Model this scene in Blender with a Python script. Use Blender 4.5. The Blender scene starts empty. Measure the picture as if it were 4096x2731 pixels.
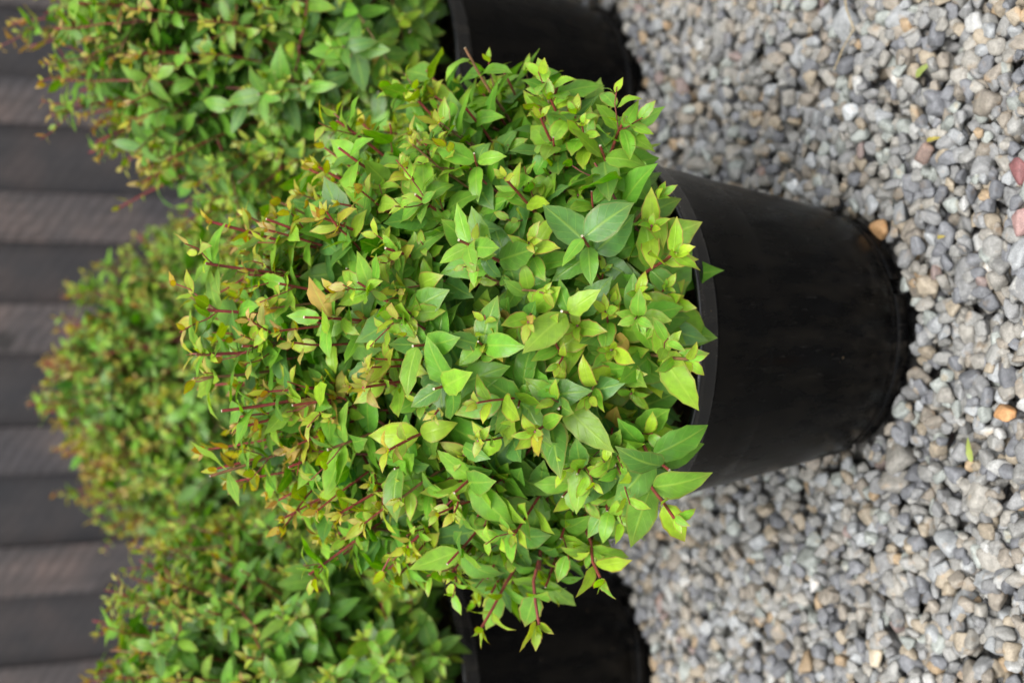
import bpy, bmesh, math, random
import numpy as np
from mathutils import Vector, Matrix, noise as mnoise

D = bpy.data
scene = bpy.context.scene
C = scene.collection
R = math.radians
random.seed(7)
rng = np.random.default_rng(7)

# ------------------------------------------------------------------ camera
PITCH = R(26.3)
ROLL = R(0.45)
cam_d = D.cameras.new("camera"); cam = D.objects.new("camera", cam_d); C.objects.link(cam)
cam_d.sensor_width = 22.3; cam_d.lens = 35.0; cam_d.sensor_fit = 'HORIZONTAL'
cam_d.clip_start = 0.02; cam_d.clip_end = 500
cp, sp = math.cos(PITCH), math.sin(PITCH)
dwn = Vector((0, -sp, -cp)); rgt = Vector((1, 0, 0)); view = Vector((0, cp, -sp))
ax = dwn*math.cos(ROLL) - rgt*math.sin(ROLL)          # the photograph is turned on its side
ay = dwn*math.sin(ROLL) + rgt*math.cos(ROLL)
az = -view
cam.matrix_world = Matrix(((ax.x, ay.x, az.x, 0), (ax.y, ay.y, az.y, 0), (ax.z, ay.z, az.z, 0.812), (0, 0, 0, 1)))
cam_d.dof.use_dof = True
cam_d.dof.focus_distance = 1.00
cam_d.dof.aperture_fstop = 3.6
scene.camera = cam

# ------------------------------------------------------------------ world, sun, exposure
SUN_EL, SUN_AZ = R(66), R(188)
w = D.worlds.new("World"); scene.world = w; w.use_nodes = True
nt = w.node_tree; nt.nodes.clear()
sky = nt.nodes.new('ShaderNodeTexSky'); sky.sky_type = 'NISHITA'; sky.sun_disc = False
sky.sun_elevation = SUN_EL; sky.sun_rotation = SUN_AZ
sky.air_density = 1.0; sky.dust_density = 4.0; sky.ozone_density = 1.0
hs = nt.nodes.new('ShaderNodeHueSaturation'); hs.inputs['Saturation'].default_value = 0.28
bg = nt.nodes.new('ShaderNodeBackground'); bg.inputs['Strength'].default_value = 0.13
wo = nt.nodes.new('ShaderNodeOutputWorld')
nt.links.new(sky.outputs[0], hs.inputs['Color']); nt.links.new(hs.outputs[0], bg.inputs[0]); nt.links.new(bg.outputs[0], wo.inputs[0])
sl = D.lights.new("sun", 'SUN'); sun = D.objects.new("sun", sl); C.objects.link(sun)
sl.energy = 1.5; sl.angle = R(45); sl.color = (1.0, 0.965, 0.91)
sdir = Vector((math.sin(SUN_AZ)*math.cos(SUN_EL), math.cos(SUN_AZ)*math.cos(SUN_EL), math.sin(SUN_EL)))
sun.rotation_euler = sdir.to_track_quat('Z', 'Y').to_euler(); sun.location = (0, 0, 5)
scene.view_settings.view_transform = 'Standard'; scene.view_settings.look = 'None'
scene.view_settings.exposure = 1.15; scene.view_settings.gamma = 1.0
scene.render.engine = 'CYCLES'

# ------------------------------------------------------------------ helpers
def node_mat(name):
    m = D.materials.new(name); m.use_nodes = True
    n = m.node_tree; n.nodes.clear()
    out = n.nodes.new('ShaderNodeOutputMaterial')
    def N(t, **kw):
        x = n.nodes.new(t)
        for k, v in kw.items():
            if k.startswith('i_'): x.inputs[k[2:].replace('_', ' ')].default_value = v
            else: setattr(x, k, v)
        return x
    def L(a, b): n.links.new(a, b)
    return m, out, N, L
def ramp(N, pts):
    r = N('ShaderNodeValToRGB'); e = r.color_ramp.elements
    while len(e) < len(pts): e.new(0.5)
    for el, (p, c) in zip(e, pts):
        el.position = p; el.color = (c[0], c[1], c[2], 1) if not isinstance(c, (int, float)) else (c, c, c, 1)
    return r
def mixc(N, L, a, b, f, mode='MIX'):
    x = N('ShaderNodeMix', data_type='RGBA', blend_type=mode)
    for k, v in ((6, a), (7, b), (0, f)):
        s = x.inputs[k]
        if hasattr(v, 'is_linked'): L(v, s)
        elif isinstance(v, (int, float)): s.default_value = v if k == 0 else (v, v, v, 1)
        else: s.default_value = (v[0], v[1], v[2], 1)
    return x.outputs[2]
def math_(N, L, op, a, b=None, clamp=False):
    x = N('ShaderNodeMath', operation=op, use_clamp=clamp)
    for s, v in ((x.inputs[0], a), (x.inputs[1], b)):
        if v is None: continue
        if hasattr(v, 'is_linked'): L(v, s)
        else: s.default_value = v
    return x.outputs[0]

def mesh_np(name, verts, faces, smooth=True, color=None, uv=None):
    """verts (n,3), faces (m,k) constant k; color per vertex (n,4); uv per vertex (n,2)"""
    me = D.meshes.new(name)
    n = len(verts); m, k = faces.shape
    me.vertices.add(n); me.vertices.foreach_set('co', np.ascontiguousarray(verts, dtype=np.float32).ravel())
    me.loops.add(m*k); me.loops.foreach_set('vertex_index', np.ascontiguousarray(faces, dtype=np.int32).ravel())
    me.polygons.add(m); me.polygons.foreach_set('loop_start', np.arange(0, m*k, k, dtype=np.int32))
    me.polygons.foreach_set('loop_total', np.full(m, k, dtype=np.int32))
    me.update(calc_edges=True)
    if smooth: me.polygons.foreach_set('use_smooth', np.ones(m, dtype=bool))
    if color is not None:
        a = me.color_attributes.new('tint', 'FLOAT_COLOR', 'POINT')
        a.data.foreach_set('color', np.ascontiguousarray(color, dtype=np.float32).ravel())
    if uv is not None:
        u = me.uv_layers.new(name='leafuv')
        u.data.foreach_set('uv', np.ascontiguousarray(uv, dtype=np.float32)[faces.ravel()].ravel())
    me.validate()
    return me
def link(name, me, mat, parent=None):
    o = D.objects.new(name, me); C.objects.link(o)
    if mat and not me.materials: me.materials.append(mat)
    if parent: o.parent = parent
    return o
def tag(o, label=None, cat=None, group=None, kind=None):
    if label: o['label'] = label
    if cat: o['category'] = cat
    if group: o['group'] = group
    if kind: o['kind'] = kind
    return o
def empty(name, loc, rz=0):
    o = D.objects.new(name, None); C.objects.link(o); o.location = loc; o.rotation_euler = (0, 0, rz)
    o.empty_display_size = 0.05
    return o

# ------------------------------------------------------------------ materials
def m_leaf(name, tr=0.36):
    m, out, N, L = node_mat(name)
    at = N('ShaderNodeAttribute', attribute_name='tint')
    uv = N('ShaderNodeUVMap', uv_map='leafuv'); sx = N('ShaderNodeSeparateXYZ'); L(uv.outputs[0], sx.inputs[0])
    s = sx.outputs[0]; t = sx.outputs[1]                      # s -1..1 stored 0..1, t 0..1
    sc = math_(N, L, 'ABSOLUTE', math_(N, L, 'SUBTRACT', math_(N, L, 'MULTIPLY', s, 2.0), 1.0))
    mid = math_(N, L, 'SUBTRACT', 1.0, math_(N, L, 'DIVIDE', sc, 0.13), clamp=True)
    # side veins: lines of constant (t*5 - |s|*1.3)
    ph = math_(N, L, 'SUBTRACT', math_(N, L, 'MULTIPLY', t, 6.0), math_(N, L, 'MULTIPLY', sc, 1.6))
    fr = math_(N, L, 'ABSOLUTE', math_(N, L, 'SUBTRACT', math_(N, L, 'FRACT', ph), 0.5))
    vein = math_(N, L, 'MULTIPLY', math_(N, L, 'SUBTRACT', 1.0, math_(N, L, 'DIVIDE', fr, 0.07), clamp=True), 0.45)
    vv = math_(N, L, 'MAXIMUM', mid, vein)
    nz = N('ShaderNodeTexNoise', i_Scale=160.0, i_Detail=3.0)
    tc = N('ShaderNodeTexCoord'); L(tc.outputs['Object'], nz.inputs['Vector'])
    rr = ramp(N, [(0.3, 0.78), (0.7, 1.18)]); L(nz.outputs[0], rr.inputs[0])
    c0 = mixc(N, L, at.outputs['Color'], rr.outputs[0], 1.0, 'MULTIPLY')
    light = mixc(N, L, c0, (0.42, 0.60, 0.06), 0.45)
    c1 = mixc(N, L, c0, light, math_(N, L, 'MULTIPLY', vv, 0.85))
    # red rim on the youngest leaves (alpha = youth)
    edge = math_(N, L, 'MULTIPLY', math_(N, L, 'GREATER_THAN', sc, 0.86), math_(N, L, 'MULTIPLY', at.outputs['Alpha'], 0.8), clamp=True)
    c2 = mixc(N, L, c1, (0.32, 0.09, 0.03), edge)
    tip = math_(N, L, 'MULTIPLY', math_(N, L, 'SUBTRACT', t, 0.72, clamp=True), math_(N, L, 'MULTIPLY', at.outputs['Alpha'], 2.2), clamp=True)
    c3 = mixc(N, L, c2, (0.42, 0.17, 0.04), tip)
    sn = N('ShaderNodeTexNoise', i_Scale=75.0, i_Detail=1.0); L(tc.outputs['Object'], sn.inputs['Vector'])
    sr_ = ramp(N, [(0.795, 0.0), (0.82, 1.0)]); L(sn.outputs[0], sr_.inputs[0])
    c3 = mixc(N, L, c3, (0.16, 0.075, 0.03), math_(N, L, 'MULTIPLY', sr_.outputs[0], 0.75))
    # paler underside
    geo = N('ShaderNodeNewGeometry')
    under = mixc(N, L, c3, mixc(N, L, c3, (0.30, 0.42, 0.16), 0.20), geo.outputs['Backfacing'])
    b = N('ShaderNodeBump', i_Strength=0.35, i_Distance=0.0006); L(math_(N, L, 'SUBTRACT', 1.0, vv), b.inputs['Height'])
    nz2 = N('ShaderNodeTexNoise', i_Scale=420.0, i_Detail=2.0); L(tc.outputs['Object'], nz2.inputs['Vector'])
    b2 = N('ShaderNodeBump', i_Strength=0.25, i_Distance=0.0006); L(nz2.outputs[0], b2.inputs['Height']); L(b.outputs[0], b2.inputs['Normal'])
    p = N('ShaderNodeBsdfPrincipled', i_Roughness=0.33); p.inputs['Specular IOR Level'].default_value = 0.36
    L(under, p.inputs['Base Color']); L(b2.outputs[0], p.inputs['Normal'])
    tl = N('ShaderNodeBsdfTranslucent'); L(mixc(N, L, under, (1.7, 1.5, 0.25), 1.0, 'MULTIPLY'), tl.inputs[0])
    ms = N('ShaderNodeMixShader'); ms.inputs[0].default_value = tr
    L(p.outputs[0], ms.inputs[1]); L(tl.outputs[0], ms.inputs[2]); L(ms.outputs[0], out.inputs[0])
    return m
M_LEAF = m_leaf('leaf')

def m_stem():
    m, out, N, L = node_mat('stem')
    at = N('ShaderNodeAttribute', attribute_name='tint'); tc = N('ShaderNodeTexCoord')
    nz = N('ShaderNodeTexNoise', i_Scale=260.0, i_Detail=3.0); L(tc.outputs['Object'], nz.inputs['Vector'])
    rr = ramp(N, [(0.3, 0.7), (0.7, 1.25)]); L(nz.outputs[0], rr.inputs[0])
    p = N('ShaderNodeBsdfPrincipled', i_Roughness=0.42)
    L(mixc(N, L, at.outputs['Color'], rr.outputs[0], 1.0, 'MULTIPLY'), p.inputs['Base Color']); L(p.outputs[0], out.inputs[0])
    return m
M_STEM = m_stem()

def m_pot(name, k, spec, r0, r1):
    m, out, N, L = node_mat(name)
    tc = N('ShaderNodeTexCoord')
    mp = N('ShaderNodeMapping'); mp.inputs['Scale'].default_value = (1, 1, 0.25); L(tc.outputs['Object'], mp.inputs[0])
    nz = N('ShaderNodeTexNoise', i_Scale=60.0, i_Detail=6.0, i_Roughness=0.65); L(mp.outputs[0], nz.inputs['Vector'])
    dust = ramp(N, [(0.45, (0.0030*k, 0.0030*k, 0.0032*k)), (0.72, (0.0120*k, 0.0102*k, 0.0082*k))]); L(nz.outputs[0], dust.inputs[0])
    mp2 = N('ShaderNodeMapping'); mp2.inputs['Scale'].default_value = (1, 1, 0.06); L(tc.outputs['Object'], mp2.inputs[0])
    sc = N('ShaderNodeTexNoise', i_Scale=420.0, i_Detail=2.0); L(mp2.outputs[0], sc.inputs['Vector'])
    sr = ramp(N, [(0.66, 0.0), (0.78, 1.0)]); L(sc.outputs[0], sr.inputs[0])
    col = mixc(N, L, dust.outputs[0], (0.030, 0.028, 0.026), math_(N, L, 'MULTIPLY', sr.outputs[0], 0.45))
    rg = ramp(N, [(0.35, r0), (0.7, r1)]); L(nz.outputs[0], rg.inputs[0])
    sp_ = N('ShaderNodeTexNoise', i_Scale=210.0, i_Detail=1.0); L(tc.outputs['Object'], sp_.inputs['Vector'])
    spr = ramp(N, [(0.80, 0.0), (0.83, 1.0)]); L(sp_.outputs[0], spr.inputs[0])
    col = mixc(N, L, col, (0.12, 0.085, 0.05), math_(N, L, 'MULTIPLY', spr.outputs[0], 0.7))
    # soil dust splashed on the lower wall
    sz_ = N('ShaderNodeSeparateXYZ'); L(tc.outputs['Object'], sz_.inputs[0])
    ds = N('ShaderNodeTexNoise', i_Scale=95.0, i_Detail=7.0, i_Roughness=0.75); L(tc.outputs['Object'], ds.inputs['Vector'])
    lowz = ramp(N, [(0.0, 1.0), (0.09, 0.0)]); L(sz_.outputs[2], lowz.inputs[0])
    dr = ramp(N, [(0.50, 0.0), (0.70, 1.0)]); L(ds.outputs[0], dr.inputs[0])
    col = mixc(N, L, col, (0.055, 0.046, 0.036), math_(N, L, 'MULTIPLY', math_(N, L, 'MULTIPLY', lowz.outputs[0], dr.outputs[0]), 0.28))
    p = N('ShaderNodeBsdfPrincipled'); L(col, p.inputs['Base Color']); L(rg.outputs[0], p.inputs['Roughness'])
    p.inputs['Specular IOR Level'].default_value = spec
    b = N('ShaderNodeBump', i_Strength=0.18, i_Distance=0.001); L(nz.outputs[0], b.inputs['Height']); L(b.outputs[0], p.inputs['Normal'])
    L(p.outputs[0], out.inputs[0]); return m
M_POT = m_pot('black_plastic', 0.7, 0.09, 0.20, 0.42); M_RIM = m_pot('black_plastic_rim', 2.4, 0.55, 0.20, 0.32)

def m_soil():
    m, out, N, L = node_mat('soil')
    tc = N('ShaderNodeTexCoord')
    nz = N('ShaderNodeTexNoise', i_Scale=120.0, i_Detail=8.0, i_Roughness=0.7); L(tc.outputs['Object'], nz.inputs['Vector'])
    r = ramp(N, [(0.3, (0.016, 0.010, 0.007)), (0.52, (0.07, 0.038, 0.022)), (0.72, (0.20, 0.10, 0.05))]); L(nz.outputs[0], r.inputs[0])
    p = N('ShaderNodeBsdfPrincipled', i_Roughness=0.9); L(r.outputs[0], p.inputs['Base Color'])
    b = N('ShaderNodeBump', i_Strength=1.0, i_Distance=0.004); L(nz.outputs[0], b.inputs['Height']); L(b.outputs[0], p.inputs['Normal'])
    L(p.outputs[0], out.inputs[0]); return m
M_SOIL = m_soil()

def m_stone():
    m, out, N, L = node_mat('stone')
    at = N('ShaderNodeAttribute', attribute_name='tint'); tc = N('ShaderNodeTexCoord')
    n1 = N('ShaderNodeTexNoise', i_Scale=190.0, i_Detail=5.0, i_Roughness=0.65); L(tc.outputs['Object'], n1.inputs['Vector'])
    r1 = ramp(N, [(0.25, 0.62), (0.5, 1.0), (0.75, 1.32)]); L(n1.outputs[0], r1.inputs[0])
    n2 = N('ShaderNodeTexNoise', i_Scale=1500.0, i_Detail=3.0, i_Roughness=0.7); L(tc.outputs['Object'], n2.inputs['Vector'])
    r2 = ramp(N, [(0.3, 0.62), (0.7, 1.36)]); L(n2.outputs[0], r2.inputs[0])
    c = mixc(N, L, at.outputs['Color'], r1.outputs[0], 1.0, 'MULTIPLY')
    c = mixc(N, L, c, r2.outputs[0], 1.0, 'MULTIPLY')
    n3 = N('ShaderNodeTexNoise', i_Scale=85.0, i_Detail=4.0); L(tc.outputs['Object'], n3.inputs['Vector'])
    r3 = ramp(N, [(0.60, 0.0), (0.72, 1.0)]); L(n3.outputs[0], r3.inputs[0])
    c = mixc(N, L, c, mixc(N, L, c, (1.25, 0.92, 0.6), 1.0, 'MULTIPLY'), math_(N, L, 'MULTIPLY', r3.outputs[0], 0.5))
    p = N('ShaderNodeBsdfPrincipled', i_Roughness=0.62); L(c, p.inputs['Base Color'])
    p.inputs['Specular IOR Level'].default_value = 0.4
    b = N('ShaderNodeBump', i_Strength=0.5, i_Distance=0.0012); L(n1.outputs[0], b.inputs['Height'])
    b2 = N('ShaderNodeBump', i_Strength=0.4, i_Distance=0.0004); L(n2.outputs[0], b2.inputs['Height']); L(b.outputs[0], b2.inputs['Normal'])
    L(b2.outputs[0], p.inputs['Normal']); L(p.outputs[0], out.inputs[0]); return m
M_STONE = m_stone()

def m_ground():
    m, out, N, L = node_mat('gravel_bed')
    tc = N('ShaderNodeTexCoord')
    v = N('ShaderNodeTexVoronoi', i_Scale=80.0); L(tc.outputs['Object'], v.inputs['Vector'])
    r = ramp(N, [(0.0, (0.05, 0.05, 0.05)), (0.5, (0.16, 0.155, 0.145)), (1.0, (0.30, 0.29, 0.27))])
    sx = N('ShaderNodeSeparateXYZ'); L(v.outputs['Color'], sx.inputs[0]); L(sx.outputs[0], r.inputs[0])
    d = ramp(N, [(0.3, 1.0), (0.75, 0.12)]); L(v.outputs['Distance'], d.inputs[0])
    p = N('ShaderNodeBsdfPrincipled', i_Roughness=0.9)
    L(mixc(N, L, r.outputs[0], d.outputs[0], 1.0, 'MULTIPLY'), p.inputs['Base Color'])
    b = N('ShaderNodeBump', i_Strength=1.0, i_Distance=0.008); b.invert = True
    L(v.outputs['Distance'], b.inputs['Height']); L(b.outputs[0], p.inputs['Normal'])
    L(p.outputs[0], out.inputs[0]); return m
M_GROUND = m_ground()

def m_wood(name, ca, cb, saw):
    m, out, N, L = node_mat(name)
    tc = N('ShaderNodeTexCoord'); oi = N('ShaderNodeObjectInfo')
    off = N('ShaderNodeVectorMath', operation='ADD'); L(tc.outputs['Object'], off.inputs[0])
    cx = N('ShaderNodeCombineXYZ'); L(math_(N, L, 'MULTIPLY', oi.outputs['Random'], 37.0), cx.inputs[0]); L(math_(N, L, 'MULTIPLY', oi.outputs['Random'], 11.0), cx.inputs[2])
    L(cx.outputs[0], off.inputs[1])
    mp = N('ShaderNodeMapping'); mp.inputs['Scale'].default_value = (1, 1, 0.07); L(off.outputs[0], mp.inputs[0])
    g = N('ShaderNodeTexNoise', i_Scale=75.0, i_Detail=7.0, i_Roughness=0.6); L(mp.outputs[0], g.inputs['Vector'])
    rg_ = ramp(N, [(0.25, ca), (0.75, cb)]); L(g.outputs[0], rg_.inputs[0])
    big = N('ShaderNodeTexNoise', i_Scale=9.0, i_Detail=4.0, i_Roughness=0.6); L(off.outputs[0], big.inputs['Vector'])
    br = ramp(N, [(0.33, (0.66, 0.70, 0.76)), (0.50, (1, 0.98, 0.96)), (0.66, (1.45, 1.26, 1.15))]); L(big.outputs[0], br.inputs[0])
    c = mixc(N, L, rg_.outputs[0], br.outputs[0], 1.0, 'MULTIPLY')
    # slanting marks of the circular saw
    mq = N('ShaderNodeMapping'); mq.inputs['Rotation'].default_value = (0, R(-38), 0); L(off.outputs[0], mq.inputs[0])
    wv = N('ShaderNodeTexWave', wave_type='BANDS', bands_direction='Z'); wv.inputs['Scale'].default_value = 18.0
    wv.inputs['Distortion'].default_value = 5.0; wv.inputs['Detail'].default_value = 3.0; wv.inputs['Detail Scale'].default_value = 1.2
    L(mq.outputs[0], wv.inputs['Vector'])
    wr = ramp(N, [(0.2, 0.72), (0.8, 1.30)]); L(wv.outputs['Fac'], wr.inputs[0])
    c = mixc(N, L, c, mixc(N, L, c, wr.outputs[0], 1.0, 'MULTIPLY'), saw)
    # knots
    kv = N('ShaderNodeTexVoronoi', i_Scale=5.5); 
    mk = N('ShaderNodeMapping'); mk.inputs['Scale'].default_value = (1, 1, 0.8); L(off.outputs[0], mk.inputs[0]); L(mk.outputs[0], kv.inputs['Vector'])
    kr = ramp(N, [(0.07, 1.0), (0.13, 0.0)]); L(kv.outputs['Distance'], kr.inputs[0])
    c = mixc(N, L, c, (0.012, 0.011, 0.010), math_(N, L, 'MULTIPLY', kr.outputs[0], 0.75))
    p = N('ShaderNodeBsdfPrincipled', i_Roughness=0.72); L(c, p.inputs['Base Color'])
    b = N('ShaderNodeBump', i_Strength=0.5, i_Distance=0.002); L(g.outputs[0], b.inputs['Height'])
    b2 = N('ShaderNodeBump', i_Strength=0.4*saw, i_Distance=0.0015); L(wv.outputs['Fac'], b2.inputs['Height']); L(b.outputs[0], b2.inputs['Normal'])
    L(b2.outputs[0], p.inputs['Normal']); L(p.outputs[0], out.inputs[0]); return m
M_WFRONT = m_wood('stained_wood_front', (0.038, 0.035, 0.036), (0.086, 0.072, 0.070), 0.75)
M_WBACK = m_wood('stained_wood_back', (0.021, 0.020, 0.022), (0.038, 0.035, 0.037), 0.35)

# ------------------------------------------------------------------ ground sheet
gv = np.array([[-40, -40, -0.030], [40, -40, -0.030], [40, 40, -0.030], [-40, 40, -0.030]], float)
g = link('ground', mesh_np('ground', gv, np.array([[0, 1, 2, 3]]), False), M_GROUND); tag(g, kind='structure')

# ------------------------------------------------------------------ pots layout
RIM, HP, RB = 0.140, 0.216, 0.099
POTS = {'front': (0.005, 1.062), 'right': (0.245, 1.462), 'left': (-0.328, 1.452), 'back': (-0.055, 1.875)}

# ------------------------------------------------------------------ gravel
def ico(sub):
    bm = bmesh.new(); bmesh.ops.create_icosphere(bm, subdivisions=sub, radius=1.0)
    v = np.array([x.co[:] for x in bm.verts]); f = np.array([[q.index for q in p.verts] for p in bm.faces]); bm.free()
    return v, f
ICO = {2: ico(2), 3: ico(3)}
def pebble_shape(v, r):
    n = r.integers(6, 12)
    pn = r.normal(size=(n, 3)); pn /= np.linalg.norm(pn, axis=1)[:, None]
    pn = np.vstack([pn, np.eye(3), -np.eye(3)])
    h = np.concatenate([r.uniform(0.55, 0.95, n), r.uniform(0.80, 1.0, 6)])
    d = np.maximum(0, v @ pn.T) / h
    pw = r.uniform(18, 40)
    rad = (d**pw).sum(1)**(-1.0/pw)
    return v*rad[:, None]
VAR = {}
for k in (2, 3):
    rr_ = np.random.default_rng(11)
    VAR[k] = [pebble_shape(ICO[k][0], rr_) for _ in range(36)]
PAL = np.array([[0.245, 0.252, 0.255], [0.28, 0.283, 0.272], [0.32, 0.310, 0.280], [0.195, 0.205, 0.222], [0.29, 0.262, 0.220], [0.34, 0.295, 0.225],
                [0.34, 0.36, 0.372], [0.47, 0.48, 0.47], [0.36, 0.27, 0.17], [0.26, 0.205, 0.19], [0.155, 0.163, 0.178], [0.33, 0.36, 0.34]])
PW = np.array([20, 20, 15, 13, 13, 8, 9, 2.2, 1.6, 1.2, 4, 8.0]); PW /= PW.sum()
X0, X1, Y0, Y1 = -0.68, 0.68, 0.55, 2.25
res = 0.0015
HX, HY = int((X1-X0)/res), int((Y1-Y0)/res)
hm = np.full((HX, HY), -0.030, dtype=np.float32)
SPECIAL = []     # (x, y) spots kept free for pebbles that are things of their own
def ground_at(px, py):          # photo pixel (4096 wide) -> point on the gravel
    u, v = px-2048.0, py-1365.5
    f_ = 35.0/22.3*4096
    ray = Vector(ax)*(u/f_) - Vector(ay)*(v/f_) + view
    t = 0.812/(-ray.z)
    return Vector((ray.x*t, ray.y*t, 0))
SPEC_DEF = [
    (3522, 915, 0.0092, (0.40, 0.235, 0.11), 'smooth orange pebble lying beside the front pot base', 'orange'),
    (4085, 685, 0.0090, (0.20, 0.085, 0.085), 'dark maroon pebble at the gravel edge, above the pink one', 'maroon'),
    (4085, 890, 0.0088, (0.31, 0.195, 0.18), 'pink granite pebble at the gravel edge, below the dark maroon one', 'pink'),
    (4022, 1650, 0.0085, (0.46, 0.25, 0.11), 'bright orange stone at the gravel edge beside a fallen leaf', 'orange2'),
    (3395, 458, 0.0078, (0.54, 0.565, 0.57), 'white pebble on the far gravel beside the smaller grey stones', 'white'),
    (3175, 745, 0.0078, (0.54, 0.56, 0.56), 'white pebble just above the tall side of the front pot', 'white2'),
    (3690, 605, 0.0075, (0.22, 0.16, 0.135), 'reddish brown pebble beside a curled yellow leaf', 'rust'),
    (3250, 2335, 0.0075, (0.56, 0.56, 0.54), 'white oval pebble alone in the gravel left of the front pot', 'white3'),
    (3500, 2640, 0.0080, (0.46, 0.40, 0.30), 'cream tan pebble near the photo lower edge', 'cream'),
]
for q in SPEC_DEF: SPECIAL.append(ground_at(q[0], q[1]))
pots_xy = [Vector((x, y, 0)) for x, y in POTS.values()]
pv = {2: [], 3: []}; pf = {2: [], 3: []}; pc = {2: [], 3: []}; cnt = {2: 0, 3: 0}
def rot_lying(r):
    a = r.uniform(0, 2*math.pi); t1 = r.normal(0, 0.35); t2 = r.normal(0, 0.35)
    Rz = np.array([[math.cos(a), -math.sin(a), 0], [math.sin(a), math.cos(a), 0], [0, 0, 1]])
    Rx = np.array([[1, 0, 0], [0, math.cos(t1), -math.sin(t1)], [0, math.sin(t1), math.cos(t1)]])
    Ry = np.array([[math.cos(t2), 0, math.sin(t2)], [0, 1, 0], [-math.sin(t2), 0, math.cos(t2)]])
    return Rx @ Ry @ Rz
NTRY = 62000
xs = rng.uniform(X0+0.012, X1-0.012, NTRY); ys = rng.uniform(Y0+0.012, Y1-0.012, NTRY)
sz = np.clip(rng.lognormal(math.log(0.0069), 0.26, NTRY), 0.0038, 0.0130)
placed = 0
for i in range(NTRY):
    x, y, s = xs[i], ys[i], sz[i]
    if i > NTRY*0.55: s = min(s, 0.0070)
    if any((x-p.x)**2+(y-p.y)**2 < (RB-0.001+0.6*s)**2 for p in pots_xy): continue
    ci, cj = int((x-X0)/res), int((y-Y0)/res); k = max(2, int(s*0.72/res))
    win = hm[ci-k:ci+k+1, cj-k:cj+k+1]
    base = float(win.mean())*0.55 + float(win.max())*0.45
    fl = rng.uniform(0.55, 0.85)
    zc = base + s*fl*0.80
    top = zc + s*fl
    if top > 0.0055: continue
    if any((x-p.x)**2+(y-p.y)**2 < (0.004+s)**2 for p in SPECIAL) and top > -0.008: continue
    gg = np.arange(-k, k+1)*res; rr2 = (gg[:, None]**2+gg[None, :]**2)/(s*s)
    bump = zc + s*fl*np.sqrt(np.clip(1-rr2, 0, 1)); bump[rr2 > 1] = -1
    np.maximum(win, bump, out=win)
    lod = 3 if (y < 1.32 and abs(x) < 0.4 and top > -0.016) else 2
    v = VAR[lod][rng.integers(36)] * np.array([s*rng.uniform(1.0, 1.3), s*rng.uniform(0.82, 1.05), s*fl*1.12])
    v = v @ rot_lying(rng).T + np.array([x, y, zc])
    col = PAL[rng.choice(12, p=PW)]*np.array([1.0, 0.985, 0.970])*0.82*rng.uniform(0.84, 1.14)
    pv[lod].append(v); pf[lod].append(ICO[lod][1]+cnt[lod]); cnt[lod] += len(v)
    cc = np.ones((len(v), 4)); cc[:, :3] = col; pc[lod].append(cc); placed += 1
off = cnt[2]
V = np.vstack(pv[2]+pv[3]); F = np.vstack(pf[2]+[f+off for f in pf[3]]); CC = np.vstack(pc[2]+pc[3])
grv = link('gravel', mesh_np('gravel', V, F, True, CC), M_STONE); tag(grv, kind='stuff')
grv['label'] = 'loose grey and tan crushed gravel around the pots'; grv['category'] = 'gravel'
print('pebbles', placed, 'faces', len(F))

rs = np.random.default_rng(5)
for (q, p) in zip(SPEC_DEF, SPECIAL):
    s = q[2]
    v = VAR[3][rs.integers(36)]*np.array([s*1.2, s*0.92, s*0.72]) @ rot_lying(rs).T
    cc = np.ones((len(v), 4)); cc[:, :3] = q[3]
    o = link('pebble', mesh_np('pebble', v, ICO[3][1], True, cc), M_STONE); o.location = (p.x, p.y, -0.001)
    tag(o, q[4], 'pebble')

# ------------------------------------------------------------------ fence
def box_bm(x0, x1, y0, y1, z0, z1, bev=0.0025, wob=0.0):
    bm = bmesh.new(); bmesh.ops.create_cube(bm, size=1.0)
    for v in bm.verts:
        v.co = Vector(((x0+x1)/2+v.co.x*(x1-x0), (y0+y1)/2+v.co.y*(y1-y0), (z0+z1)/2+v.co.z*(z1-z0)))
    bmesh.ops.bevel(bm, geom=bm.edges[:], offset=bev, segments=2, affect='EDGES', profile=0.7)
    return bm
def from_bm(name, bm, mat, parent=None, smooth=False):
    me = D.meshes.new(name); bm.to_mesh(me); bm.free()
    if smooth: me.polygons.foreach_set('use_smooth', [True]*len(me.polygons))
    return link(name, me, mat, parent)
FY = 2.75
fence = empty('fence', (0, FY, 0)); tag(fence, 'dark stained fence of overlapping vertical rough sawn boards behind the shrubs', 'fence')
def lat(yphoto):                 # lateral world x of a photo row on the fence plane at the photo's left edge
    f_ = 35.0/22.3*4096
    ray = Vector(ax)*(-2048.0/f_) - Vector(ay)*((yphoto-1365.5)/f_) + view
    t = FY/ray.y
    return ray.x*t
edges = [(313, 496), (773, 965), (1218, 1412), (1710, 1896), (2189, 2382), (2665, 2860)]
period = abs(lat(313)-lat(2665))/5
fr = [(lat(b), lat(a)) for a, b in edges]
for k in range(1, 5): fr.append((fr[5][0]-period*k, fr[5][1]-period*k))
for k in range(1, 5): fr.append((fr[0][0]+period*k, fr[0][1]+period*k))
fr.sort()
for a, b in fr:
    from_bm('board', box_bm(a, b, -0.022, 0.0, 0.0, 1.8), M_WFRONT, fence)
for (a, b), (c, d) in zip(fr[:-1], fr[1:]):
    from_bm('board', box_bm(b-0.022, c+0.022, 0.001, 0.020, 0.0, 1.8), M_WBACK, fence)
for z in (0.3, 1.5):
    from_bm('rail', box_bm(fr[0][0], fr[-1][1], 0.021, 0.06, z, z+0.09), M_WBACK, fence)
# vary the depth of each front board a little
for o in fence.children:
    o.location = (0, random.uniform(-0.0015, 0.0), random.uniform(-0.02, 0.0))

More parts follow.
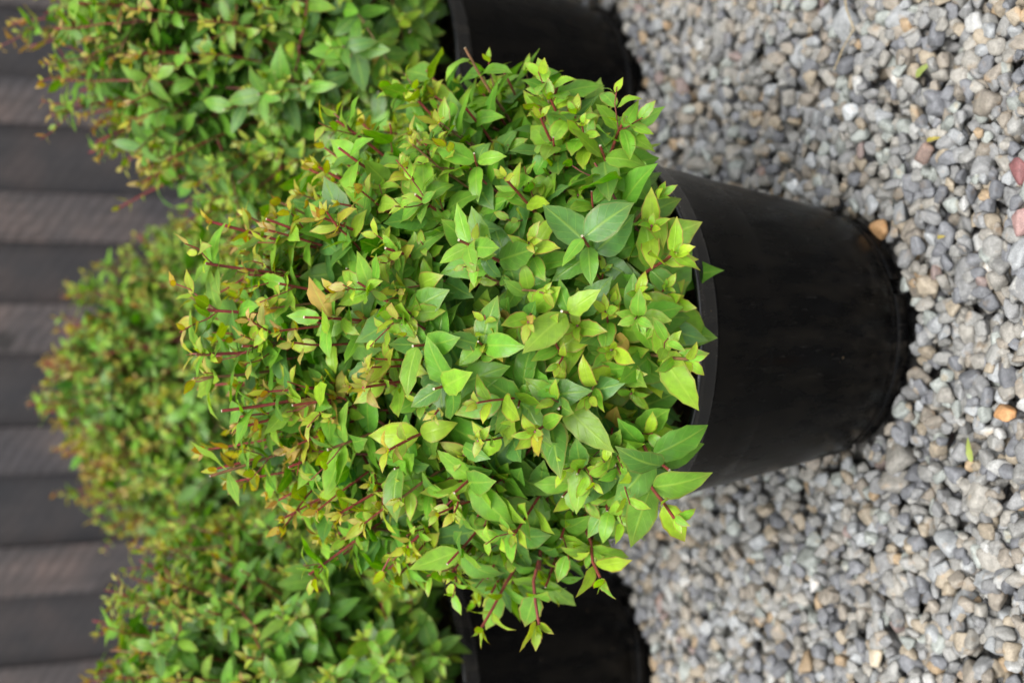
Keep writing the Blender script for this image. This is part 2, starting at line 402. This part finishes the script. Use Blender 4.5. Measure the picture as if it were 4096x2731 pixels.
# ------------------------------------------------------------------ pot mesh
def lathe(profile, seg=96):
    n = len(profile); v = []; f = []
    for i in range(seg):
        a = 2*math.pi*i/seg; c, s = math.cos(a), math.sin(a)
        for r, z in profile: v.append((r*c, r*s, z))
    for i in range(seg):
        j = (i+1) % seg
        for k in range(n-1):
            f.append((i*n+k, j*n+k, j*n+k+1, i*n+k+1))
    return np.array(v, float), np.array(f)
def wall_r(z): return RB + (0.1330-RB)*(z-0.013)/(HP-0.018-0.013) + 0.0007*math.sin(z*29)
pot_prof = [(0.001, 0.016), (0.090, 0.016), (0.0945, 0.0135), (0.0975, 0.0125), (0.0990, 0.0130), (0.0999, 0.0143), (0.1000, 0.0165), (0.0994, 0.0180)]
for z in np.linspace(0.021, HP-0.021, 12): pot_prof.append((wall_r(z), z))
pv_, pf_ = lathe(pot_prof + [(0.1333, HP-0.0178), (0.1318, HP-0.0176), (0.1305, HP-0.020), (0.1262, HP-0.055), (0.096, 0.022), (0.001, 0.0220)], 120)
POT_ME = mesh_np('pot', pv_, pf_, True)
# rolled rim: skirt, soft step, rounded lip with a thin groove below it
rim_prof = [(0.1310, HP-0.0192), (0.1334, HP-0.0172), (0.1352, HP-0.0166), (0.1368, HP-0.0164), (0.1375, HP-0.0158), (0.1376, HP-0.0145),
            (0.1382, HP-0.0075), (0.1384, HP-0.0058), (0.1390, HP-0.0050), (0.1400, HP-0.0044), (0.1407, HP-0.0032), (0.1409, HP-0.0018), (0.1405, HP-0.0005),
            (0.1396, HP+0.0004), (0.1382, HP+0.0007), (0.1368, HP+0.0003), (0.1361, HP-0.0008), (0.1358, HP-0.003), (0.1345, HP-0.018), (0.1305, HP-0.0192)]
pv_, pf_ = lathe(rim_prof, 140)
th = np.arctan2(pv_[:, 1], pv_[:, 0])        # a used pot is never a perfect circle
pv_ *= (1 + 0.0035*np.sin(2*th+0.6) + 0.0018*np.sin(5*th+1.9))[:, None]*np.array([1, 1, 0]) + np.array([0, 0, 1])
pv_[:, 2] += 0.0007*np.sin(3*th+0.4)
RIM_ME = mesh_np('rim', pv_, pf_, True)
# foot ring with drainage notches
fv, ff = [], []
seg = 144; ringp = [(0.0925, 0.0), (0.0965, 0.0), (0.0970, 0.0008), (0.0972, 0.0128), (0.0925, 0.0132)]
def notch(i): return (i % 36) in (0, 1, 2)
for i in range(seg+1):
    a = 2*math.pi*i/seg
    for r, z in ringp: fv.append((r*math.cos(a), r*math.sin(a), z))
for i in range(seg):
    n5 = len(ringp)
    if notch(i): continue
    for k in range(n5):
        k2 = (k+1) % n5
        ff.append((i*n5+k, (i+1)*n5+k, (i+1)*n5+k2, i*n5+k2))
FOOT_ME = mesh_np('foot_ring', np.array(fv), np.array(ff), True)
# soil: lumpy disc
def soil_mesh():
    bm = bmesh.new(); bmesh.ops.create_circle(bm, cap_ends=True, segments=64, radius=0.1335)
    bmesh.ops.delete(bm, geom=bm.faces[:], context='FACES'); bm.free()
    nr, na = 26, 90; v = [(0, 0, 0.004)]; f = []
    for i in range(1, nr+1):
        for j in range(na):
            r = 0.1325*i/nr; a = 2*math.pi*j/na
            h = 0.010*mnoise.noise(Vector((r*math.cos(a)*60, r*math.sin(a)*60, 1))) + 0.006*mnoise.noise(Vector((r*math.cos(a)*160, r*math.sin(a)*160, 5)))
            v.append((r*math.cos(a), r*math.sin(a), h + 0.004*(1-(r/0.1325)**2)))
    for j in range(na): f.append((0, 1+j, 1+(j+1) % na, 1+(j+1) % na))
    q = []
    for i in range(nr-1):
        for j in range(na):
            a0 = 1+i*na+j; a1 = 1+i*na+(j+1) % na
            q.append((a0, a0+na, a1+na, a1))
    me = D.meshes.new('soil'); me.from_pydata(v, [], [t[:3] for t in f]+q); me.update()
    me.polygons.foreach_set('use_smooth', [True]*len(me.polygons)); return me
SOIL_ME = soil_mesh()

# ------------------------------------------------------------------ shrubs
T9 = np.array([0, .05, .13, .24, .37, .50, .63, .76, .89, 1.0]); W9 = np.array([.07, .42, .76, .95, 1.0, .96, .83, .57, .24, .01])
T6 = np.array([0, .12, .32, .55, .80, 1.0]); W6 = np.array([.07, .70, 1.0, .92, .50, .01])
class Leaves:
    def __init__(s): s.p = []; s.a = []; s.n = []; s.par = []; s.col = []
    def add(s, p, a, n, Ln, wd, fold, bend, twist, col, young):
        s.p.append(p[:]); s.a.append(a[:]); s.n.append(n[:]); s.par.append((Ln, wd, fold, bend, twist)); s.col.append((*col, young))
    def mesh(s, name, hi=True):
        P = np.array(s.p); A = np.array(s.a); Nn = np.array(s.n); Q = np.array(s.par); K = np.array(s.col); n = len(P)
        A /= np.linalg.norm(A, axis=1)[:, None]
        Nn -= (Nn*A).sum(1)[:, None]*A; Nn /= np.linalg.norm(Nn, axis=1)[:, None]+1e-9
        B = np.cross(A, Nn)
        T, W = (T9, W9) if hi else (T6, W6)
        S = np.array([-1, -.5, 0, .5, 1.0]) if hi else np.array([-1, 0, 1.0])
        nt_, ns = len(T), len(S)
        Ln, wd, fold, bend, twist = [Q[:, i][:, None, None] for i in range(5)]
        t = T[None, :, None]; sgrid = S[None, None, :]; wv = W[None, :, None]
        ang = bend*t*1.0
        # curve along length
        xl = np.where(np.abs(bend) > 1e-3, np.sin(ang)/np.where(np.abs(bend) > 1e-3, bend, 1), t)*Ln
        zl = -np.where(np.abs(bend) > 1e-3, (1-np.cos(ang))/np.where(np.abs(bend) > 1e-3, bend, 1), 0)*Ln
        half = wd*Ln*wv*(1+0.06*np.sin(t*23+K[:, 0][:, None, None]*90)*np.abs(sgrid))
        y = half*sgrid*np.cos(fold)
        zf = half*np.abs(sgrid)*np.sin(fold) + half*0.13*np.sin(t*9+sgrid*2+twist*7)*np.abs(sgrid)
        zf = zf - half*0.35*(sgrid**2)*np.sin(np.abs(fold))
        tw = twist*t
        y2 = y*np.cos(tw)-zf*np.sin(tw); z2 = y*np.sin(tw)+zf*np.cos(tw)
        nx = np.sin(ang); nz_ = np.cos(ang)
        fx = xl + z2*nx; fz = zl + z2*nz_
        V = P[:, None, None, :] + fx[..., None]*A[:, None, None, :] + (y2+0*fx)[..., None]*B[:, None, None, :] + fz[..., None]*Nn[:, None, None, :]
        V = V.reshape(-1, 3)
        base = (np.arange(n)*(nt_*ns))[:, None]
        q = []
        for i in range(nt_-1):
            for j in range(ns-1):
                q.append((i*ns+j, (i+1)*ns+j, (i+1)*ns+j+1, i*ns+j+1))
        q = np.array(q)
        Fc = (base[:, :, None] + q[None]).reshape(-1, 4)
        uv = np.stack(np.broadcast_arrays((S[None, :]+1)/2, T[:, None]), -1).reshape(1, -1, 2).repeat(n, 0).reshape(-1, 2)
        Cc = K[:, None, :].repeat(nt_*ns, 1).reshape(-1, 4)
        return mesh_np(name, V, Fc, True, Cc, uv)

def tube(pts, r0, r1, c0, c1, cut, sides=6):
    """stem along pts; returns verts, faces(quads), colours"""
    n = len(pts); v = []; col = []
    pts = [p + Vector((mnoise.noise(p*95), mnoise.noise(p*95+Vector((9, 0, 0))), mnoise.noise(p*95+Vector((0, 9, 0)))))*0.0022*min(1, i/2) for i, p in enumerate(pts)]
    up = Vector((0.3, 0.2, 1))
    for i, p in enumerate(pts):
        tg = (pts[min(i+1, n-1)]-pts[max(i-1, 0)]).normalized()
        a = tg.cross(up).normalized(); b = tg.cross(a)
        f = i/(n-1); r = r0+(r1-r0)*f
        for k in range(sides):
            an = 2*math.pi*k/sides
            v.append(p + a*math.cos(an)*r + b*math.sin(an)*r)
            col.append([c0[j]+(c1[j]-c0[j])*f for j in range(3)]+[1])
    f = []
    for i in range(n-1):
        for k in range(sides):
            k2 = (k+1) % sides
            f.append((i*sides+k, i*sides+k2, (i+1)*sides+k2, (i+1)*sides+k))
    cc = (0.36, 0.32, 0.22, 1) if cut else (*c1, 1)
    b0 = len(v)
    for k in range(sides): v.append(v[(n-1)*sides+k].copy()); col.append(list(cc))
    v.append(pts[-1] + (pts[-1]-pts[-2]).normalized()*r1*0.25); col.append(list(cc))
    for k in range(0, sides, 2):
        f.append((b0+k, b0+(k+1) % sides, b0+(k+2) % sides, b0+sides))
    return v, f, col

def bez(a, b, c, n):
    return [a*(1-t)**2 + b*2*t*(1-t) + c*t*t for t in [i/(n-1) for i in range(n)]]
def lerp3(a, b, t): return tuple(a[i]+(b[i]-a[i])*t for i in range(3))
UP = Vector((0, 0, 1))

def shrub(key, label, group, seed, nprim, rh, zc, zu, zd, lean=(0, 0), hi=True, redden=0.0, leaf=1.0, minel=-28, spin=0, dark=1.0, feats=(), stray=0.05, wsc=1.0, fresh=0.0, sidep=1.0):
    rnd = random.Random(seed)
    px, py = POTS[key]
    root = empty('potted_shrub', (px, py, -0.003)); tag(root, label, 'potted shrub', group)
    pot = link('pot', POT_ME, M_POT, root); pot.rotation_euler.z = spin
    link('foot_ring', FOOT_ME, M_POT, pot)
    link('rim', RIM_ME, M_RIM, pot)
    so = link('soil', SOIL_ME, M_SOIL, root); so.location = (0, 0, HP-0.036); so.scale = (0.955, 0.955, 1); so.rotation_euler.z = spin*2
    LV = Leaves(); stems = []
    LT = Leaves()                               # dry leaves lying on the compost
    for _ in range(120):
        r_ = 0.118*math.sqrt(rnd.random()); a_ = rnd.uniform(0, 6.283); b_ = rnd.uniform(0, 6.283)
        LT.add(Vector((r_*math.cos(a_), r_*math.sin(a_), HP-0.036+rnd.uniform(0.008, 0.016))), Vector((math.cos(b_), math.sin(b_), rnd.gauss(0, .25))), Vector((rnd.gauss(0, .3), rnd.gauss(0, .3), 1)),
               rnd.uniform(0.010, 0.024), rnd.uniform(.12, .28), rnd.uniform(.1, .6), rnd.gauss(.5, .6), rnd.gauss(0, .4),
               rnd.choice([(0.20, 0.10, 0.045), (0.13, 0.065, 0.03), (0.28, 0.16, 0.07), (0.09, 0.05, 0.03)]), 0.0)
    lo = link('leaf_litter', LT.mesh('leaf_litter', False), M_LEAF, root); lo['kind'] = 'stuff'
    camdir = Vector((-px, -py, 0.812-0.35)).normalized()
    ctr = Vector((lean[0]*0.5, lean[1]*0.5, zc))
    def surf(d, k=1.0):
        nz = 1 + 0.13*mnoise.noise(d*2.3+Vector((seed*3.1, 0, 0))) + 0.05*mnoise.noise(d*5.5+Vector((0, seed*1.7, 0)))
        z = d.z*(zu if d.z > 0 else zd)
        if d.z < 0: nz *= 1 - 0.07*d.z*(1+1.2*mnoise.noise(d*4.1+Vector((5, seed, 2))))
        return Vector((ctr.x+d.x*rh*nz*k + lean[0]*max(0, d.z), ctr.y+d.y*rh*nz*k+lean[1]*max(0, d.z), ctr.z+z*nz*k))
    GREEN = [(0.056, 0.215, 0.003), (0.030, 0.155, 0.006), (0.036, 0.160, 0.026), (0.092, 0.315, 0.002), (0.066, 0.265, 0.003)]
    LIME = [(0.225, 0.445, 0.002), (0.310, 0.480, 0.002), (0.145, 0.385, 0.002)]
    ORNG = [(0.46, 0.19, 0.012), (0.42, 0.27, 0.010), (0.36, 0.32, 0.010)]
    PINK = [(0.44, 0.17, 0.085), (0.47, 0.23, 0.10), (0.36, 0.12, 0.06)]
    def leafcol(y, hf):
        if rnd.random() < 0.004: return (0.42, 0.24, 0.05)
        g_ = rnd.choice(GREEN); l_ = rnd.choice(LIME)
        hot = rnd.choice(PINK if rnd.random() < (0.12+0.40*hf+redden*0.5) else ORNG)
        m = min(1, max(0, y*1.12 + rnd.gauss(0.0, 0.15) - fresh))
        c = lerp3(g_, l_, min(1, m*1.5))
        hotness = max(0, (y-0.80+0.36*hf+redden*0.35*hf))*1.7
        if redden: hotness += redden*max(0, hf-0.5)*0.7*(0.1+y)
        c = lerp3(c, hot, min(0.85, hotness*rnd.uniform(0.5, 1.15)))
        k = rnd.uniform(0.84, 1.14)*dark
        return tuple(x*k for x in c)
    def leaf_pair(p, tg, az, L, y, hf, spread, wd=None, one=False):
        a = tg.cross(Vector((0.17, 0.31, 0.93))).normalized(); b = tg.cross(a).normalized()
        out = Vector((p.x-ctr.x, p.y-ctr.y, (p.z-ctr.z)*0.7)); out = out.normalized() if out.length > 1e-4 else UP
        for sgn in ((1,) if one else (1, -1)):
            if rnd.random() < 0.05: continue
            az2 = az + rnd.gauss(0, 0.22)
            B = (a*math.cos(az2)+b*math.sin(az2))*sgn
            al = spread + rnd.gauss(0, 0.16)
            A = (tg*math.cos(al) + B*math.sin(al) + Vector((0, 0, -0.10-0.12*(1-y)))*rnd.random())
            N_ = tg*0.8 + out*0.55 + UP*0.45 + Vector((rnd.gauss(0, .25), rnd.gauss(0, .25), rnd.gauss(0, .2)))
            LL = L*rnd.uniform(0.68, 1.28)
            w_ = wd if wd else wsc*rnd.uniform(0.225, 0.30)*(1-0.10*y)
            LV.add(p + B*0.0009, A, N_, LL, w_, rnd.uniform(-0.04, 0.26)+0.14*y, rnd.gauss(0.5, 0.48), rnd.gauss(0, 0.25), leafcol(y, hf), min(1, max(0.10, y*1.3)))
    def dress(pts, t0, cut, hf, Lbase, sub=True):
        """put leaf pairs along the outer piece of a stem"""
        seg = [(pts[i+1]-pts[i]).length for i in range(len(pts)-1)]; tot = sum(seg)
        s = tot*t0; az = rnd.uniform(0, 6.28); end = tot-(rnd.uniform(0.004, 0.017) if cut else 0.001)
        nodes = []
        while s < end:
            nodes.append(s); s += rnd.uniform(0.0120, 0.0195)*(0.85 if hf > 0.6 else 1.0)
        if cut: nodes.append(end)
        for q, s in enumerate(nodes):
            acc = 0
            for i, sg in enumerate(seg):
                if acc+sg >= s: break
                acc += sg
            f = (s-acc)/max(seg[i], 1e-6); p = pts[i].lerp(pts[i+1], min(1, f)); tg = (pts[i+1]-pts[i]).normalized()
            rem = (end-s); az += math.pi/2
            y = max(0.0, 1-rem/0.050) if not cut else max(0, 0.22-rem/0.12)
            y = y*(0.75+0.45*hf)
            L = Lbase*(1-0.46*y)*(1.0 if rem > 0.02 or cut else 0.85)
            leaf_pair(p, tg, az, L, y, hf, 1.15-0.45*y)
            # little side shoots in the axils near the top of cut stems
            if sub and rem < 0.055 and rnd.random() < sidep*(0.42 if cut else 0.10):
                a = tg.cross(Vector((0.17, 0.31, 0.93))).normalized(); b = tg.cross(a).normalized()
                for sgn in (1, -1):
                    if rnd.random() < 0.35: continue
                    d = (tg*0.75 + (a*math.cos(az)+b*math.sin(az))*sgn*0.75 + UP*0.15).normalized()
                    ln = rnd.uniform(0.010, 0.030)
                    q0 = p; q2 = p + d*ln + tg*ln*0.35
                    sp_ = bez(q0, p+d*ln*0.6, q2, 4)
                    stems.append((sp_, 0.00055, 0.0004, hf, False, 0.2))
                    nn = 2 if ln < 0.016 else 3
                    aa = rnd.uniform(0, 6)
                    for m_ in range(nn):
                        tt = (m_+0.6)/nn; pp = sp_[0].lerp(sp_[-1], tt)
                        yy = 0.30+0.55*tt + rnd.uniform(-0.12, 0.15)
                        leaf_pair(pp, (q2-q0).normalized(), aa+m_*1.57, Lbase*(0.62-0.27*tt), yy*(0.7+0.4*hf), hf, 1.05-0.45*tt)
        if not cut:      # bud of tiny leaves
            tg = (pts[-1]-pts[-2]).normalized()
            leaf_pair(pts[-1], tg, az+1.57, Lbase*0.36, 0.95*(0.75+0.3*hf), hf, 0.5)
            leaf_pair(pts[-1], tg, az, Lbase*0.26, 1.0*(0.75+0.3*hf), hf, 0.3)
    ga = math.pi*(3-math.sqrt(5)); zmin = math.sin(R(minel))
    prim = []
    for i in range(nprim):
        z = zmin + (1-zmin)*(i+0.5)/nprim
        rr = math.sqrt(1-z*z); a = i*ga + rnd.uniform(-0.12, 0.12)
        d = Vector((rr*math.cos(a), rr*math.sin(a), z+rnd.uniform(-0.04, 0.04))).normalized()
        E = surf(d, rnd.uniform(0.86, 0.985))
        if rnd.random() < stray and d.z > 0.1: E += d*rnd.uniform(0.008, 0.024)
        r0 = rnd.uniform(0.005, 0.055); ra = math.atan2(d.y, d.x)+rnd.gauss(0, 0.5)
        S = Vector((r0*math.cos(ra), r0*math.sin(ra), HP-0.036))
        endd = (d*0.8 + UP*0.55).normalized()
        ln = (E-S).length
        mid = E - endd*ln*0.55
        mid.z = max(mid.z, HP-0.005) if d.z > -0.1 else max(mid.z, HP+0.012)
        pts = bez(S, mid, E, 13)
        hf = max(0, min(1, (E.z-(HP+0.03))/(zc+zu-HP-0.03)))
        cut = rnd.random() < 0.55
        if cut: pts = bez(S, mid, E + endd*rnd.uniform(0.0, 0.012), 13)
        Lb = leaf*(0.0365-0.0095*hf)*rnd.uniform(0.85, 1.12)
        dress(pts, 0.48, cut, hf, Lb)
        stems.append((pts, 0.0019, 0.00092, hf, cut, 1.0 + (0.5 if cut else 0)))
        prim.append((pts, d, hf))
    for (E, cut) in feats:                      # single shoots that stand out of the outline
        E = Vector(E); d = (E-ctr).normalized(); S = Vector((E.x*0.2, E.y*0.2, HP-0.03))
        low = E.z < 0.33
        endd = (d*0.9 + UP*(0.05 if low else 0.5)).normalized(); ln = (E-S).length
        mid = E - endd*ln*0.5; mid.z = max(mid.z, HP+0.045) if low else mid.z
        pts = bez(S, mid, E, 14); hf = max(0, min(1, (E.z-(HP+0.03))/(zc+zu-HP-0.03)))
        dress(pts, 0.32, cut, hf, leaf*(0.0375-0.010*hf))
        stems.append((pts, 0.0019, 0.00105, hf, cut, 2.0))
    for (pts, d, hf) in prim:
        for _ in range(3):
            k = rnd.randint(5, 10); S = pts[k]
            d2 = (d + Vector((rnd.gauss(0, .26), rnd.gauss(0, .26), rnd.gauss(0, .24)))).normalized()
            if d2.z < zmin-0.06: d2.z = zmin; d2.normalize()
            E = surf(d2, rnd.uniform(0.74, 0.97))
            if rnd.random() < 0.06: E += d2*rnd.uniform(0.004, 0.018)
            tg = (pts[k+1]-pts[k]).normalized(); ln = (E-S).length
            if ln < 0.02: continue
            mid = S + (tg*0.55 + (E-S).normalized()*0.5)*ln*0.5
            endd = (d2*0.7+UP*0.4).normalized(); mid = mid.lerp(E-endd*ln*0.5, 0.5)
            sp_ = bez(S, mid, E, 8)
            h2 = max(0, min(1, (E.z-(HP+0.03))/(zc+zu-HP-0.03)))
            cut = rnd.random() < 0.35
            Lb = leaf*(0.0355-0.0095*h2)*rnd.uniform(0.72, 1.15)
            dress(sp_, 0.25, cut, h2, Lb, sub=rnd.random() < 0.55)
            stems.append((sp_, 0.0012, 0.00070, h2, cut, 0.7 + (0.4 if cut else 0)))
    # the shaded old leaves of the inside
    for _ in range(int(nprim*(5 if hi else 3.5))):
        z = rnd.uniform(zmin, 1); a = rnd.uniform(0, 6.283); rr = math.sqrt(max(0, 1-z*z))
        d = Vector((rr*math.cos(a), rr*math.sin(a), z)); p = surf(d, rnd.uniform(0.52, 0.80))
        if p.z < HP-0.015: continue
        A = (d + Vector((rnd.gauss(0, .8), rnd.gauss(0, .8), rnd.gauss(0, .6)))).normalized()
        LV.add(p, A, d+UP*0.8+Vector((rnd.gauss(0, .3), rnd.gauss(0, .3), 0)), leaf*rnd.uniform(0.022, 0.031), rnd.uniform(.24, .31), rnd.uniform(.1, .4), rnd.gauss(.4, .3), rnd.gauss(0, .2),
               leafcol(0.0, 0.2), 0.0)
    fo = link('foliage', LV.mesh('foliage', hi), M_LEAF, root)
    # stems: the hundred that show largest are parts of their own, the rest one part
    def score(s):
        p = s[0][-1]; out = (p-ctr).normalized()
        return s[5]*(s[1]+s[2])*1000 + out.dot(camdir)*1.6 + (0.8 if s[4] else 0)
    stems.sort(key=score, reverse=True)
    BR0, RD0, RD1 = (0.105, 0.060, 0.035), (0.155, 0.028, 0.022), (0.27, 0.036, 0.045)
    def build(s):
        pts, r0, r1, hf, cut, _ = s
        tip = lerp3(RD0, RD1, min(1, hf*rnd.uniform(0.6, 1.3))); tip = lerp3(tip, (0.17, 0.13, 0.05), 0.6 if rnd.random() < 0.18 else 0.0)
        b0 = BR0 if r0 > 0.0015 else lerp3(BR0, tip, 0.55)
        return tube(pts, r0, r1, b0, tip, cut, 6 if hi else 4)
    for s in stems[:100]:
        v, f, c = build(s)
        link('stem', mesh_np('stem', np.array([x[:] for x in v]), np.array(f), True, np.array(c)), M_STEM, root)
    VV, FF, CCc, o_ = [], [], [], 0
    for s in stems[100:]:
        v, f, c = build(s); VV += [x[:] for x in v]; FF += [tuple(i+o_ for i in q) for q in f]; CCc += c; o_ += len(v)
    st = link('stem', mesh_np('stems', np.array(VV), np.array(FF), True, np.array(CCc)), M_STEM, root); st['kind'] = 'stuff'
    print(key, 'leaves', len(LV.p), 'stems', len(stems))
    return root

FEATS = [((-0.116, -0.205, 0.278), False), ((-0.018, -0.205, 0.268), False), ((0.012, -0.185, 0.285), True), ((0.050, -0.195, 0.270), False),
         ((0.088, -0.170, 0.268), False), ((-0.088, -0.195, 0.276), True), ((-0.012, 0.0, 0.527), True), ((0.018, 0.0, 0.526), True), ((0.078, 0.01, 0.512), False),
         ((0.050, 0.0, 0.520), True), ((-0.095, 0.01, 0.515), True), ((-0.200, -0.08, 0.312), False), ((-0.206, -0.04, 0.335), False),
         ((0.200, -0.04, 0.345), True), ((0.168, -0.1, 0.305), True), ((0.142, -0.150, 0.280), True), ((-0.05, -0.03, 0.518), True), ((-0.165, -0.12, 0.285), False)]
GRP = 'shrubs in black nursery pots'
shrub('front', 'sharp bright green potted shrub in front, its whole black pot in view', GRP, 3, 128, 0.194, 0.302, 0.212, 0.100, lean=(-0.005, 0.020), spin=0.3, minel=-25, leaf=1.09, dark=1.10, sidep=0.62, feats=FEATS)
shrub('right', 'blurred potted shrub behind the front one, its grey banded pot cut by the top edge', GRP, 8, 165, 0.224, 0.325, 0.256, 0.115, lean=(0.062, 0.0), hi=False, redden=0.34, leaf=0.88, dark=0.92, wsc=0.88, fresh=0.16, spin=1.1, minel=-40)
shrub('left', 'blurred potted shrub behind the front one, cut off by the photo bottom edge', GRP, 15, 140, 0.209, 0.307, 0.228, 0.105, lean=(-0.01, 0.01), hi=False, redden=0.20, leaf=0.90, dark=0.92, wsc=0.88, fresh=0.16, spin=2.3, minel=-40)
shrub('back', 'farthest and blurriest potted shrub against the fence, its pot hidden by the others', GRP, 22, 140, 0.212, 0.300, 0.188, 0.105, lean=(0.0, 0.0), hi=False, redden=0.35, leaf=0.85, dark=0.92, wsc=0.88, fresh=0.16, stray=0.02, spin=0.8, minel=-40)

# ------------------------------------------------------------------ fallen leaves on the gravel
def fallen(px, py, L, wd, ang, col, bend, fold, label, z=0.0055, young=0.0):
    p = ground_at(px, py); lv = Leaves()
    a = Vector((math.cos(ang), math.sin(ang), 0.06)); n = Vector((0.15, -0.25, 1))
    lv.add(Vector(a*(-L/2)), a, n, L, wd, fold, bend, 0.15, col, young)
    o = link('fallen_leaf', lv.mesh('fallen_leaf'), M_LEAF); o.location = (p.x, p.y, z)
    tag(o, label, 'fallen leaf', 'fallen leaves on the gravel')
# a bent dry straw lying on the stones
sp_pts = [ground_at(*q) + Vector((0, 0, z)) for q, z in (((3405, -60), 0.008), ((3420, 40), 0.0085), ((3450, 118), 0.009), ((3400, 200), 0.008), ((3368, 290), 0.0075))]
v, f, c = tube(sp_pts, 0.00085, 0.0006, (0.30, 0.24, 0.14), (0.34, 0.28, 0.17), False)
tag(link('straw', mesh_np('straw', np.array([x[:] for x in v]), np.array(f), True, np.array(c)), M_STEM), 'thin bent dry straw lying across the gravel near the photo top edge', 'straw')
# image right = towards the camera (-Y), image up = +X
fallen(3712, 280, 0.0185, 0.17, R(-62), (0.30, 0.36, 0.10), 0.3, 0.3, 'pale green fallen leaf on far gravel behind the shrubs')
fallen(3750, 556, 0.0125, 0.16, R(-80), (0.45, 0.33, 0.05), 1.0, 0.5, 'narrow curled yellow fallen leaf beside a reddish brown pebble')
fallen(3898, 1795, 0.0190, 0.15, R(15), (0.34, 0.40, 0.10), 0.3, 0.4, 'long narrow yellow green fallen leaf beside a bright orange stone')
fallen(3785, 948, 0.0080, 0.20, R(-85), (0.45, 0.32, 0.10), 0.5, 0.4, 'tiny yellow fallen leaf scrap on gravel left of a pink pebble')
